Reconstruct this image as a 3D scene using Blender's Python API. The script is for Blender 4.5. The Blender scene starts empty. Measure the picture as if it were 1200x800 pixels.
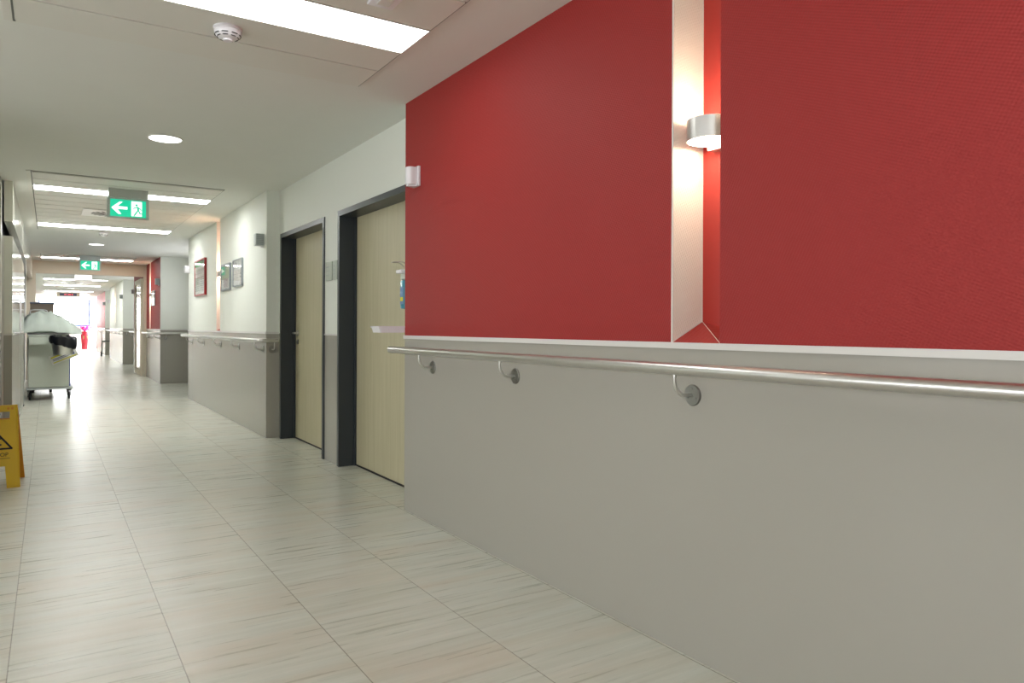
import bpy, bmesh, math, random
from mathutils import Vector, Matrix, noise
random.seed(4)
PI = math.pi
COL = bpy.context.scene.collection
CEIL = 2.565

# ------------------------------------------------------------------ materials
def new_mat(name):
    m = bpy.data.materials.new(name); m.use_nodes = True
    nt = m.node_tree; b = nt.nodes['Principled BSDF']
    return m, nt, b
def lin(c):
    return tuple(((v/255)/12.92 if v/255 <= .04045 else ((v/255+.055)/1.055)**2.4) for v in c) + (1,)
def mat(name, rgb, rough=.5, metal=0., spec=.5, bump=0., bscale=60., var=0., coat=0.):
    m, nt, b = new_mat(name)
    c = lin(rgb)
    b.inputs['Base Color'].default_value = c
    b.inputs['Roughness'].default_value = rough
    b.inputs['Metallic'].default_value = metal
    b.inputs['Specular IOR Level'].default_value = spec
    if coat: b.inputs['Coat Weight'].default_value = coat; b.inputs['Coat Roughness'].default_value = .08
    tc = nt.nodes.new('ShaderNodeTexCoord')
    n = nt.nodes.new('ShaderNodeTexNoise'); n.inputs['Scale'].default_value = bscale
    n.inputs['Detail'].default_value = 3
    nt.links.new(tc.outputs['Object'], n.inputs['Vector'])
    if var:
        r = nt.nodes.new('ShaderNodeMix'); r.data_type = 'RGBA'
        r.inputs[6].default_value = tuple(v*(1-var) for v in c[:3])+(1,)
        r.inputs[7].default_value = tuple(min(1, v*(1+var)) for v in c[:3])+(1,)
        nt.links.new(n.outputs['Fac'], r.inputs[0]); nt.links.new(r.outputs[2], b.inputs['Base Color'])
    if bump:
        bp = nt.nodes.new('ShaderNodeBump'); bp.inputs['Strength'].default_value = bump
        bp.inputs['Distance'].default_value = .002
        nt.links.new(n.outputs['Fac'], bp.inputs['Height']); nt.links.new(bp.outputs[0], b.inputs['Normal'])
    return m
def emit(name, rgb, s):
    m, nt, b = new_mat(name)
    b.inputs['Base Color'].default_value = (.05, .05, .05, 1)
    b.inputs['Emission Color'].default_value = rgb + (1,)
    b.inputs['Emission Strength'].default_value = s
    return m
def wallpaper(name, rgb, strength=.5, rough=.55):
    """woven glass-fibre wallpaper: a fine diagonal weave in the bump"""
    m, nt, b = new_mat(name)
    b.inputs['Base Color'].default_value = lin(rgb); b.inputs['Roughness'].default_value = rough
    b.inputs['Specular IOR Level'].default_value = .35
    tc = nt.nodes.new('ShaderNodeTexCoord')
    sep = nt.nodes.new('ShaderNodeSeparateXYZ'); nt.links.new(tc.outputs['Object'], sep.inputs[0])
    def math_(op, a, bb, v=None):
        n = nt.nodes.new('ShaderNodeMath'); n.operation = op
        for i, q in enumerate((a, bb)):
            if q is None: continue
            if isinstance(q, (int, float)): n.inputs[i].default_value = q
            else: nt.links.new(q, n.inputs[i])
        return n.outputs[0]
    xy = math_('ADD', sep.outputs['X'], sep.outputs['Y'])
    p = math_('ADD', math_('MULTIPLY', xy, 2*PI/.011), math_('MULTIPLY', sep.outputs['Z'], 2*PI/.022))
    q = math_('SUBTRACT', math_('MULTIPLY', xy, 2*PI/.022), math_('MULTIPLY', sep.outputs['Z'], 2*PI/.009))
    h = math_('ADD', math_('SINE', p, None), math_('SINE', q, None))
    bp = nt.nodes.new('ShaderNodeBump'); bp.inputs['Strength'].default_value = strength
    bp.inputs['Distance'].default_value = .0006
    nt.links.new(h, bp.inputs['Height']); nt.links.new(bp.outputs[0], b.inputs['Normal'])
    return m
def floor_mat():
    m, nt, b = new_mat('striped vinyl tile')
    L = nt.links; N = nt.nodes
    tc = N.new('ShaderNodeTexCoord'); sep = N.new('ShaderNodeSeparateXYZ'); L.new(tc.outputs['Object'], sep.inputs[0])
    def M(op, a, bb=None, clamp=False):
        n = N.new('ShaderNodeMath'); n.operation = op; n.use_clamp = clamp
        for i, q in enumerate((a, bb)):
            if q is None: continue
            if isinstance(q, (int, float)): n.inputs[i].default_value = q
            else: L.new(q, n.inputs[i])
        return n.outputs[0]
    X, Y = sep.outputs['X'], sep.outputs['Y']
    col = M('FLOOR', M('DIVIDE', M('SUBTRACT', X, -.612), .5))
    stag = M('MULTIPLY', M('FRACT', M('MULTIPLY', col, .37)), 1.0)
    row = M('FLOOR', M('ADD', Y, M('ADD', stag, .04)))
    # streaks that run across the corridor
    def streak(sy, sx, off, det=3):
        cb = N.new('ShaderNodeCombineXYZ')
        L.new(M('ADD', M('MULTIPLY', X, sx), M('MULTIPLY', col, 3.7+off)), cb.inputs[0])
        L.new(M('ADD', M('MULTIPLY', Y, sy), M('MULTIPLY', row, 5.3)), cb.inputs[1])
        n = N.new('ShaderNodeTexNoise'); n.inputs['Scale'].default_value = 1; n.inputs['Detail'].default_value = det
        n.inputs['Roughness'].default_value = .6; n.inputs['Distortion'].default_value = .25
        L.new(cb.outputs[0], n.inputs['Vector']); return n.outputs['Fac']
    a = streak(15, 1.1, 0); c = streak(42, 1.8, 1.1); d = streak(5, .8, 2.2, 2); e_ = streak(160, 60, 3.1, 2)
    def mix(f, A, B):
        n = N.new('ShaderNodeMix'); n.data_type = 'RGBA'
        L.new(f, n.inputs[0])
        for i, q in ((6, A), (7, B)):
            if isinstance(q, tuple): n.inputs[i].default_value = q
            else: L.new(q, n.inputs[i])
        return n.outputs[2]
    def ramp(f, lo, hi):
        n = N.new('ShaderNodeMapRange'); n.inputs[1].default_value = lo; n.inputs[2].default_value = hi
        L.new(f, n.inputs[0]); return n.outputs[0]
    base = mix(ramp(a, .25, .75), lin((186, 187, 173)), lin((206, 209, 200)))
    base = mix(M('MULTIPLY', ramp(c, .45, .75), .5), base, lin((222, 221, 210)))
    base = mix(M('MULTIPLY', ramp(d, .45, .7), .45), base, lin((200, 188, 170)))
    base = mix(M('MULTIPLY', ramp(e_, .6, .85), .22), base, lin((170, 162, 142)))
    fx = M('FRACT', M('DIVIDE', M('SUBTRACT', X, -.612), .5))
    dx = M('MULTIPLY', M('MINIMUM', fx, M('SUBTRACT', 1, fx)), .5)
    fy = M('FRACT', M('ADD', Y, M('ADD', stag, .04)))
    dy = M('MINIMUM', fy, M('SUBTRACT', 1, fy))
    jx = M('LESS_THAN', dx, .0019); jy = M('MULTIPLY', M('LESS_THAN', dy, .0014), .3)
    base = mix(M('MULTIPLY', M('MAXIMUM', jx, jy), .75), base, lin((98, 92, 74)))
    L.new(base, b.inputs['Base Color'])
    b.inputs['Roughness'].default_value = .27; b.inputs['Specular IOR Level'].default_value = .5
    rr = N.new('ShaderNodeMapRange'); rr.inputs[3].default_value = .22; rr.inputs[4].default_value = .36
    L.new(c, rr.inputs[0]); L.new(rr.outputs[0], b.inputs['Roughness'])
    bp = N.new('ShaderNodeBump'); bp.inputs['Strength'].default_value = .12; bp.inputs['Distance'].default_value = .001
    L.new(c, bp.inputs['Height']); L.new(bp.outputs[0], b.inputs['Normal'])
    return m
def wood_mat():
    m, nt, b = new_mat('pale maple veneer')
    tc = nt.nodes.new('ShaderNodeTexCoord'); mp = nt.nodes.new('ShaderNodeMapping')
    mp.inputs['Scale'].default_value = (28, 28, 1.3)
    n = nt.nodes.new('ShaderNodeTexNoise'); n.inputs['Scale'].default_value = 1; n.inputs['Detail'].default_value = 5
    n.inputs['Distortion'].default_value = .6
    r = nt.nodes.new('ShaderNodeValToRGB')
    r.color_ramp.elements[0].color = lin((181, 174, 141)); r.color_ramp.elements[0].position = .25
    r.color_ramp.elements[1].color = lin((196, 189, 160)); r.color_ramp.elements[1].position = .75
    L = nt.links
    L.new(tc.outputs['Object'], mp.inputs[0]); L.new(mp.outputs[0], n.inputs['Vector'])
    L.new(n.outputs['Fac'], r.inputs[0]); L.new(r.outputs[0], b.inputs['Base Color'])
    b.inputs['Roughness'].default_value = .45
    return m
def glass_mat(name, rgb=(255, 255, 255), rough=0.):
    m, nt, b = new_mat(name)
    # thin pane: clear, with a Fresnel reflection
    tr = nt.nodes.new('ShaderNodeBsdfTransparent'); gl = nt.nodes.new('ShaderNodeBsdfGlossy'); gl.inputs['Roughness'].default_value = rough
    fr = nt.nodes.new('ShaderNodeFresnel'); ge = nt.nodes.new('ShaderNodeNewGeometry'); mr = nt.nodes.new('ShaderNodeMapRange')
    mr.inputs[3].default_value = 1.3; mr.inputs[4].default_value = 1/1.3     # same reflection on both faces of the pane
    nt.links.new(ge.outputs['Backfacing'], mr.inputs[0]); nt.links.new(mr.outputs[0], fr.inputs['IOR'])
    mx = nt.nodes.new('ShaderNodeMixShader')
    tr.inputs[0].default_value = lin(rgb)
    out = [n for n in nt.nodes if n.type == 'OUTPUT_MATERIAL'][0]; L = nt.links
    L.new(fr.outputs[0], mx.inputs[0]); L.new(tr.outputs[0], mx.inputs[1]); L.new(gl.outputs[0], mx.inputs[2]); L.new(mx.outputs[0], out.inputs[0])
    nt.nodes.remove(b)
    return m
def slab_mat():
    # laminate wall panel, grey beige, with faint panel joints every 1.2 m in its own colour
    m, nt, b = new_mat('grey beige laminate')
    b.inputs['Base Color'].default_value = lin((164, 161, 152)); b.inputs['Roughness'].default_value = .22
    b.inputs['Specular IOR Level'].default_value = .4
    tc = nt.nodes.new('ShaderNodeTexCoord'); n = nt.nodes.new('ShaderNodeTexNoise')
    mp = nt.nodes.new('ShaderNodeMapping'); mp.inputs['Scale'].default_value = (14, 14, .5)
    n.inputs['Scale'].default_value = 1; bp = nt.nodes.new('ShaderNodeBump')
    bp.inputs['Strength'].default_value = .16; bp.inputs['Distance'].default_value = .004
    L = nt.links; L.new(tc.outputs['Object'], mp.inputs[0]); L.new(mp.outputs[0], n.inputs['Vector'])
    L.new(n.outputs['Fac'], bp.inputs['Height']); L.new(bp.outputs[0], b.inputs['Normal'])
    return m

RED = wallpaper('red woven wallpaper', (152, 40, 38), .5)
RED_PLAIN = mat('red paint', (165, 42, 34), .4)
REDBAR = mat('red lacquer frame', (150, 25, 28), .3)
WHITEPAPER = wallpaper('white woven wallpaper', (232, 230, 224), .6)
WHITEWALL = wallpaper('white wallpaper', (228, 231, 223), .35)
CEILM = mat('ceiling paint', (225, 226, 221), .75, var=.02, bscale=3)
PANELM = mat('ceiling metal panel', (222, 221, 214), .45, spec=.4)
FLOORM = floor_mat(); WOOD = wood_mat(); LAM = slab_mat()
CAPM = mat('white edge profile', (214, 212, 208), .35)
STEEL = mat('brushed stainless steel', (214, 213, 210), .3, 1., var=.04, bscale=90)
STEELDK = mat('grey steel', (150, 150, 146), .35, 1.)
ALU = mat('brushed aluminium', (205, 203, 200), .32, 1., var=.03, bscale=120)
ANTH = mat('anthracite lacquer', (46, 52, 58), .35)
BLACK = mat('black rubber', (18, 18, 20), .6)
BLACKGLOSS = mat('black plastic film', (12, 14, 20), .28, bump=.4, bscale=40)
PLWHITE = mat('white plastic', (226, 224, 228), .4)
PLGREY = mat('light grey plastic', (196, 202, 200), .5)
GRILLE = mat('grey grille', (160, 168, 168), .5)
SILVER = mat('silver frame', (160, 166, 172), .3, .8)
GROOVESHADE = mat('grey groove shade', (120, 122, 118), .6)
VENTW = mat('white lacquered vent plate', (246, 247, 246), .3)
GLOSSWHITE = mat('glossy off white laminate', (222, 222, 212), .12, coat=.4)
GREYDOOR = mat('grey beige laminate edge', (176, 176, 164), .3)
BEAMM = mat('cream painted beam', (214, 204, 184), .6)
YELLOW = mat('yellow plastic', (214, 176, 8), .38, bump=.05)
ORANGE = mat('amber plastic', (208, 138, 6), .4)
INK = mat('black print', (16, 18, 24), .6)
CLOTH = mat('pale green grey sheet', (206, 216, 208), .85, bump=.5, bscale=25)
TROLW = mat('pale green grey enamel', (200, 206, 194), .4)
BLUE = mat('blue plastic edge', (50, 80, 160), .4)
CLEAR = mat('milky plastic', (196, 204, 192), .3)
LIGHTS = [emit('fluorescent diffuser %s' % n_, (.985, .995, .97), v_) for n_, v_ in (('near', 8.), ('middle', 26.), ('far', 24.))]
DOWN = emit('downlight diffuser', (1., .99, .95), 7.)
WARM_FAR = emit('warm lamp glow bright', (1., .70, .46), 75.)
WARM_NEAR = emit('warm lamp glow', (1., .78, .56), 30.)
GREENLIT = emit('lit green sign', (.0, .60, .33), 1.25)
WHITELIT = emit('lit white sign', (1., 1., .97), 1.6)
LEDRED = emit('red led letters', (1., .08, .12), 1.2)
NAVY = mat('dark blue display', (24, 28, 70), .3)
POTRED = mat('red glazed pot', (140, 20, 38), .25)
PINK = mat('pink leaf', (226, 60, 150), .5)
LEAF = mat('green leaf', (90, 150, 70), .5)
BROWN = mat('grey brown board', (146, 132, 120), .6)
PAPER = mat('white paper', (226, 228, 226), .6)
PAPERG = mat('green print', (70, 160, 96), .5)
PAPERLG = mat('pale green print', (170, 190, 160), .5)
PAPERPK = mat('pink grey print', (176, 160, 168), .5)
PAPERLN = mat('grey print', (150, 156, 158), .5)
GEL = mat('blue disinfectant', (70, 140, 160), .15, coat=.5)
YLAB = mat('yellow print', (214, 206, 40), .5)
GREYGREEN = mat('frosted door plate', (168, 176, 164), .35)
GLASS = glass_mat('clear glass'); DIMGLASS = glass_mat('daylight dimming glass', (186, 186, 186))  # the second glass is tinted to cut daylight from the added windows
FRAMEBLUE = mat('dark blue window frame', (40, 62, 120), .4)
CURT = mat('white curtain', (235, 230, 228), .8)

# ------------------------------------------------------------------ mesh helpers
def BM(): return bmesh.new()
def box(bm, x0, x1, y0, y1, z0, z1, bev=0):
    t = bmesh.new() if bev else bm
    vs = [t.verts.new((x, y, z)) for x in (x0, x1) for y in (y0, y1) for z in (z0, z1)]
    for f in ((0, 1, 3, 2), (4, 6, 7, 5), (0, 4, 5, 1), (2, 3, 7, 6), (0, 2, 6, 4), (1, 5, 7, 3)):
        t.faces.new([vs[i] for i in f])
    if bev:
        bmesh.ops.bevel(t, geom=list(t.edges)+list(t.verts), offset=bev, segments=2, affect='EDGES', profile=.5)
        merge(bm, t)
    return bm
def merge(bm, t):
    me = bpy.data.meshes.new('tmp'); t.to_mesh(me); t.free(); bm.from_mesh(me); bpy.data.meshes.remove(me)
def prism(bm, pts, axis, a0, a1):
    """extrude a polygon. axis 'y': pts are (x,z); axis 'x': (y,z); axis 'z': (x,y)"""
    def mk(p, a):
        return {'y': (p[0], a, p[1]), 'x': (a, p[0], p[1]), 'z': (p[0], p[1], a)}[axis]
    A = [bm.verts.new(mk(p, a0)) for p in pts]; B = [bm.verts.new(mk(p, a1)) for p in pts]
    n = len(pts)
    bm.faces.new(A); bm.faces.new(B[::-1])
    for i in range(n): bm.faces.new([A[i], B[i], B[(i+1) % n], A[(i+1) % n]])
    return bm
def lathe(bm, prof, c, axis='z', seg=32, sx=1., sy=1.):
    """prof: list of (r, h)"""
    rings = []
    for r, h in prof:
        ring = []
        for i in range(seg):
            a = 2*PI*i/seg; p, q = r*math.cos(a)*sx, r*math.sin(a)*sy
            v = {'z': (p, q, h), 'x': (h, p, q), 'y': (p, h, q)}[axis]
            ring.append(bm.verts.new((c[0]+v[0], c[1]+v[1], c[2]+v[2])))
        rings.append(ring)
    for k in range(len(rings)-1):
        for i in range(seg):
            bm.faces.new([rings[k][i], rings[k][(i+1) % seg], rings[k+1][(i+1) % seg], rings[k+1][i]])
    if prof[0][0] > 1e-5: bm.faces.new(rings[0][::-1])
    if prof[-1][0] > 1e-5: bm.faces.new(rings[-1])
    return bm
def tube(bm, pts, r, seg=12):
    pts = [Vector(p) for p in pts]; n = len(pts); rings = []
    up = Vector((0, 0, 1))
    prev = None
    for i, p in enumerate(pts):
        t = (pts[min(i+1, n-1)]-pts[max(i-1, 0)]).normalized()
        if prev is None:
            u = t.cross(up)
            if u.length < 1e-3: u = t.cross(Vector((1, 0, 0)))
            u.normalize()
        else:
            u = prev-t*prev.dot(t); u.normalize()
        prev = u; v = t.cross(u)
        rr = r[i] if isinstance(r, (list, tuple)) else r
        rings.append([bm.verts.new(p+u*rr*math.cos(2*PI*k/seg)+v*rr*math.sin(2*PI*k/seg)) for k in range(seg)])
    for k in range(n-1):
        for i in range(seg):
            bm.faces.new([rings[k][i], rings[k][(i+1) % seg], rings[k+1][(i+1) % seg], rings[k+1][i]])
    bm.faces.new(rings[0][::-1]); bm.faces.new(rings[-1])
    return bm
def arc(c, r, a0, a1, plane, n=8):
    out = []
    for i in range(n+1):
        a = a0+(a1-a0)*i/n; p, q = r*math.cos(a), r*math.sin(a)
        d = {'xz': (p, 0, q), 'xy': (p, q, 0), 'yz': (0, p, q)}[plane]
        out.append((c[0]+d[0], c[1]+d[1], c[2]+d[2]))
    return out
def obj(name, bm, m, parent=None, smooth=False):
    me = bpy.data.meshes.new(name)
    bmesh.ops.recalc_face_normals(bm, faces=bm.faces)
    if parent is not None:
        off = root_loc(parent); bmesh.ops.translate(bm, verts=bm.verts, vec=-off)
    bm.to_mesh(me); bm.free()
    for mm in (m if isinstance(m, (list, tuple)) else [m]): me.materials.append(mm)
    if smooth:
        for p in me.polygons: p.use_smooth = True
        try: me.set_sharp_from_angle(angle=math.radians(40))
        except Exception: pass
    o = bpy.data.objects.new(name, me); COL.objects.link(o)
    if parent is not None: o.parent = parent
    return o
def root_loc(o):
    v = Vector(o.location)
    while o.parent is not None: o = o.parent; v = v+Vector(o.location)
    return v
def thing(name, label, cat, loc=(0, 0, 0), group=None):
    o = bpy.data.objects.new(name, None); COL.objects.link(o)
    o.location = loc; o.empty_display_size = .1
    o['label'] = label; o['category'] = cat
    if group: o['group'] = group
    return o
def tag(o, label, cat, group=None):
    o['label'] = label; o['category'] = cat
    if group: o['group'] = group
    return o
def struct(o, label=None, cat='wall'):
    o['kind'] = 'structure'
    if label: o['label'] = label; o['category'] = cat
    return o
def sroot(name, loc=(0, 0, 0)):
    o = bpy.data.objects.new(name, None); COL.objects.link(o); o.location = loc; o['kind'] = 'structure'; return o
def dup(root, loc, label, group=None):
    r = root.copy(); COL.objects.link(r); r.location = loc; r['label'] = label
    if group: r['group'] = group
    for ch in list(root.children):
        c = ch.copy(); COL.objects.link(c); c.parent = r
        for g in list(ch.children):
            d = g.copy(); COL.objects.link(d); d.parent = c
    return r
def text_bm(s, size, at, extr=.0006):
    """lettering in the xz plane facing -y, left end at `at`"""
    cu = bpy.data.curves.new('lettering', 'FONT'); cu.body = s; cu.size = size; cu.extrude = extr; cu.resolution_u = 3
    o = bpy.data.objects.new('lettering', cu); COL.objects.link(o)
    dg = bpy.context.evaluated_depsgraph_get(); me = bpy.data.meshes.new_from_object(o.evaluated_get(dg))
    bm = BM(); bm.from_mesh(me)
    bpy.data.objects.remove(o); bpy.data.curves.remove(cu); bpy.data.meshes.remove(me)
    bmesh.ops.transform(bm, matrix=Matrix.Translation(at) @ Matrix.Rotation(PI/2, 4, 'X'), verts=bm.verts)
    return bm

# ------------------------------------------------------------------ the room
Y0 = -4.5
struct(obj('floor', box(BM(), -5, 4, Y0-.2, 46, -.1, 0), FLOORM), 'pale streaked grey beige vinyl floor running down the corridor', 'floor')
struct(obj('ceiling', box(BM(), -5, 4, Y0-.2, 46, CEIL, CEIL+.15), CEILM), 'matt grey white corridor ceiling', 'ceiling')

WZ = 1.085
def wall(name, x0, x1, y0, y1, upper, label, niche=None, cap=True, side=None, ends=''):
    """a wall block with a laminate wainscot and an edge profile; optional lamp niche (ya, yb)"""
    u = BM()
    if niche:
        a, b = niche
        box(u, x0, x1, y0, a, WZ, CEIL); box(u, x0, x1, b, y1, WZ, CEIL); box(u, x0+.156, x1, a, b, WZ, CEIL)
    else: box(u, x0, x1, y0, y1, WZ, CEIL)
    w = struct(obj(name, u, [upper, WHITEWALL]), label, 'wall')
    for p in w.data.polygons:
        if abs(p.normal.y) > .5: p.material_index = 1      # the narrow end faces are painted white
    obj('wainscot', box(BM(), x0, x1, y0, y1, 0, WZ), LAM, w)
    if cap:
        c = BM()
        e0 = y0-.008 if '-' in ends else y0
        e1 = y1+.008 if '+' in ends else y1
        box(c, x0-.008, x0+.02, e0, e1, WZ-.006, WZ+.016)
        if '-' in ends: box(c, x0+.02, x1, y0-.008, y0+.01, WZ-.006, WZ+.016)
        if '+' in ends: box(c, x0+.02, x1, y1-.01, y1+.008, WZ-.006, WZ+.016)
        obj('cap_profile', c, CAPM, w)
    if niche:
        zt = WZ+.016; x2 = x0+.156
        obj('niche_side', box(BM(), x0+.001, x2, b-.004, b-.0005, zt, CEIL-.001), WHITEPAPER, w)
        bd = BM(); box(bd, x0-.001, x0+.003, b-.006, b+.001, zt, CEIL-.001); box(bd, x2-.004, x2-.001, b-.007, b-.0035, zt+.07, CEIL-.001)
        tube(bd, [(x0+.002, b-.005, zt+.001), (x2-.003, b-.005, zt+.076)], .0015, 6)
        tube(bd, [(x0+.002, a+.001, zt+.001), (x2-.003, b-.005, zt+.076)], .0012, 6)
        obj('corner_bead', bd, CAPM, w)
        s = BM()
        v = [s.verts.new(p) for p in ((x0, a, zt), (x0, b-.004, zt), (x2, b-.004, zt+.075), (x2, a, zt+.03),
                                      (x0, a, WZ), (x0, b-.004, WZ), (x2, b-.004, WZ), (x2, a, WZ))]
        for f in ((0, 1, 2), (0, 2, 3), (0, 4, 5, 1), (1, 5, 6, 2), (2, 6, 7, 3), (3, 7, 4, 0), (4, 7, 6, 5)): s.faces.new([v[i] for i in f])
        obj('niche_sill', s, RED, w)
        obj('niche_back', box(BM(), x2-.003, x2-.0005, a, b-.004, zt, CEIL-.001), RED_PLAIN, w)
    return w
XR = 1.9
wall('wall_right', XR, 2.35, Y0, 4.24, RED, 'red woven-paper wall section nearest the viewer above grey wainscot', (1.682, 1.906), ends='+')
wall('wall_right', XR, 2.7, 7.713, 12.70, WHITEWALL, 'white wall section hung with three framed notices', (10.13, 10.37), ends='-+')
wall('wall_right', XR, 2.7, 16.20, 21.6, RED, 'red wall section beside the first cross beam', (17.83, 18.08), ends='-+')
wall('wall_right', XR, 2.7, 25.0, 30.6, WHITEWALL, 'distant white wall section beyond the cross beam', (27.9, 28.15), ends='-+')
wall('wall_right', XR, 2.7, 33.2, 39.4, RED, 'farthest red wall section before the end window', None, ends='-+')
# recess with two doors (wall plane 2.03)
XD = 2.03
rec = BM(); low = BM()
D1 = (4.40, 5.83); D2 = (6.25, 7.60); DT = 2.08
for a, b in ((4.24, D1[0]), (D1[1], D2[0]), (D2[1], 7.713)):
    box(rec, XD, 2.35, a, b, WZ, CEIL); box(low, XD, 2.35, a, b, 0, WZ)
for a, b in (D1, D2):
    box(rec, XD, 2.35, a, b, DT, CEIL); box(rec, 2.215, 2.35, a, b, 0, DT)
w = struct(obj('wall_right', rec, WHITEWALL), 'white wall of the door recess around the two maple doors', 'wall')
obj('wainscot', low, LAM, w)
obj('cap_profile', box(box(BM(), XD-.005, XD+.01, D1[1]+.032, D2[0]-.032, WZ-.004, WZ+.010), XD-.005, XD+.01, 4.24, D1[0]-.032, WZ-.004, WZ+.010), CAPM, w)
# deeper side recesses, each with an unseen window added to brighten the corridor
PORTALS = []
for i_, (a, b) in enumerate(((12.70, 16.20), (21.6, 25.0), (30.6, 33.2))):
    ya, yb, za, zb = a+.6, b-.6, (1.3, 1.15, 1.15)[i_], 2.3
    u = BM(); box(u, 2.7, 2.9, a, ya, WZ, CEIL); box(u, 2.7, 2.9, yb, b, WZ, CEIL); box(u, 2.7, 2.9, ya, yb, WZ, za); box(u, 2.7, 2.9, ya, yb, zb, CEIL)
    o = struct(obj('wall_right', u, WHITEWALL), ('back wall of the first side recess past the notices', 'back wall of the side recess past the glazed door', 'back wall of the farthest side recess')[i_], 'wall')
    obj('wainscot', box(BM(), 2.7, 2.9, a, b, 0, WZ), LAM, o)
    r = sroot('window_%d' % (4+i_)); r['label'] = ('added unseen window in the first side recess', 'added unseen window in the second side recess', 'added unseen window in the farthest side recess')[i_]; r['category'] = 'window'
    f = BM(); box(f, 2.76, 2.83, ya, ya+.06, za, zb); box(f, 2.76, 2.83, yb-.06, yb, za, zb); box(f, 2.76, 2.83, ya+.06, yb-.06, za, za+.06); box(f, 2.76, 2.83, ya+.06, yb-.06, zb-.06, zb)
    obj('window_frame', f, FRAMEBLUE, r); obj('pane', box(BM(), 2.79, 2.80, ya+.05, yb-.05, za+.05, zb-.05), DIMGLASS, r)
    PORTALS.append(((2.95, (ya+yb)/2, (za+zb)/2), (0, PI/2, 0), zb-za, yb-ya))
# left side
wall('wall_left', -.9, -.6, 5.7, 8.35, WHITEWALL, 'white left wall behind the wet floor sign', cap=False)
o = struct(obj('wall_left', box(BM(), -.9, -.385, 8.35, 8.6, WZ, CEIL), GREYDOOR), 'grey beige pier at the start of the left door bay', 'wall')
obj('wainscot', box(BM(), -.9, -.385, 8.35, 8.6, 0, WZ), LAM, o)
struct(obj('wall_left', box(BM(), -.9, -.42, 8.6, 18.65, 0, CEIL), ANTH), 'dark backing of the sliding door bay on the left', 'wall')
struct(obj('trim_1', box(BM(), -.37, -.30, 8.6, 18.65, 2.17, CEIL, ), GLOSSWHITE), 'glossy white header box above the left sliding doors', 'trim')
o = struct(obj('wall_left', box(BM(), -.9, -.58, 18.85, 44.5, WZ, CEIL), WHITEWALL), 'far left wall beyond the cross beam', 'wall')
obj('wainscot', box(BM(), -.9, -.58, 18.85, 44.5, 0, WZ), LAM, o)
struct(obj('wall_near', box(BM(), -4.6, 2.35, Y0-.2, Y0, 0, CEIL), WHITEWALL), 'plain wall closing the corridor behind the viewer', 'wall')
# cross beam with its posts
b = BM(); box(b, -.9, 2.3, 18.66, 18.85, 2.30, CEIL)
t = struct(obj('trim_2', b, BEAMM), 'cream cross beam over the corridor behind the second exit sign', 'beam')
obj('post', box(BM(), -.41, -.24, 18.66, 18.85, 0, 2.30), BEAMM, t); obj('post', box(BM(), 1.845, 1.9, 18.66, 18.85, 0, 2.30), BEAMM, t)

# end of the corridor with the big window
ex = (-.45, 1.84, 1.16, 2.53)
b = BM(); box(b, -2.9, ex[0], 44.5, 44.75, 0, CEIL); box(b, ex[1], 3.9, 44.5, 44.75, 0, CEIL)
box(b, ex[0], ex[1], 44.5, 44.75, 0, ex[2]); box(b, ex[0], ex[1], 44.5, 44.75, ex[3], CEIL)
struct(obj('wall_far', b, CURT), 'bright white end wall around the large window', 'wall')
b = BM()
box(b, 3.3, 3.5, 39.4, 40.2, 0, CEIL); box(b, 3.3, 3.5, 43.9, 44.5, 0, CEIL); box(b, 3.3, 3.5, 40.2, 43.9, 0, .4); box(b, 3.3, 3.5, 40.2, 43.9, 2.5, CEIL)
box(b, 2.7, 3.5, 39.2, 39.4, 0, CEIL)
struct(obj('wall_right', b, CURT), 'white lobby wall on the right of the end window', 'wall')
def window(name, pts_frame, pane, label, glass=None):
    r = sroot(name); r['label'] = label; r['category'] = 'window'
    obj('window_frame', pts_frame, FRAMEBLUE, r); obj('pane', pane, glass or GLASS, r)
b = BM(); q = .07
box(b, ex[0], ex[0]+q, 44.52, 44.6, ex[2], ex[3]); box(b, ex[1]-q, ex[1], 44.52, 44.6, ex[2], ex[3])
box(b, ex[0]+q, ex[1]-q, 44.52, 44.6, ex[2], ex[2]+.09); box(b, ex[0]+q, ex[1]-q, 44.52, 44.6, ex[3]-.03, ex[3])
box(b, ex[0]+q, ex[1]-q, 44.53, 44.59, ex[2]+.15, ex[2]+.17)
window('window_1', b, box(BM(), ex[0]+q-.01, ex[1]-q+.01, 44.555, 44.565, ex[2]+.08, ex[3]-.02), 'large overexposed window with dark blue frame at the corridor end')
b = BM(); box(b, 3.34, 3.42, 40.2, 40.27, .4, 2.5); box(b, 3.34, 3.42, 43.83, 43.9, .4, 2.5); box(b, 3.34, 3.42, 40.27, 43.83, .4, .47); box(b, 3.34, 3.42, 40.27, 43.83, 2.43, 2.5)
window('window_2', b, box(BM(), 3.375, 3.385, 40.26, 43.84, .46, 2.44), 'added unseen side window of the end lobby')  # window out of view, added to flood the lobby with light

# unseen open bay and windows left of the viewer, added for their daylight
b = BM(); wy = (-3.9, 5.0)
box(b, -4.6, -4.4, Y0, 5.7, 0, .8); box(b, -4.6, -4.4, Y0, 5.7, 2.4, CEIL); box(b, -4.6, -4.4, Y0, wy[0], .8, 2.4); box(b, -4.6, -4.4, wy[1], 5.7, .8, 2.4)
box(b, -4.6, -.9, 5.7, 5.9, 0, CEIL)
struct(obj('wall_left', b, WHITEWALL), 'white walls of the added open bay left of the viewer', 'wall')
b = BM(); p_ = BM()
box(b, -4.53, -4.46, wy[0], wy[1], .8, .87); box(b, -4.53, -4.46, wy[0], wy[1], 2.33, 2.4)
for k in range(6): yy = wy[0]+(wy[1]-wy[0]-.07)*k/5; box(b, -4.53, -4.46, yy, yy+.07, .87, 2.33)
box(p_, -4.50, -4.49, wy[0]+.01, wy[1]-.01, .82, 2.38)
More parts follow.
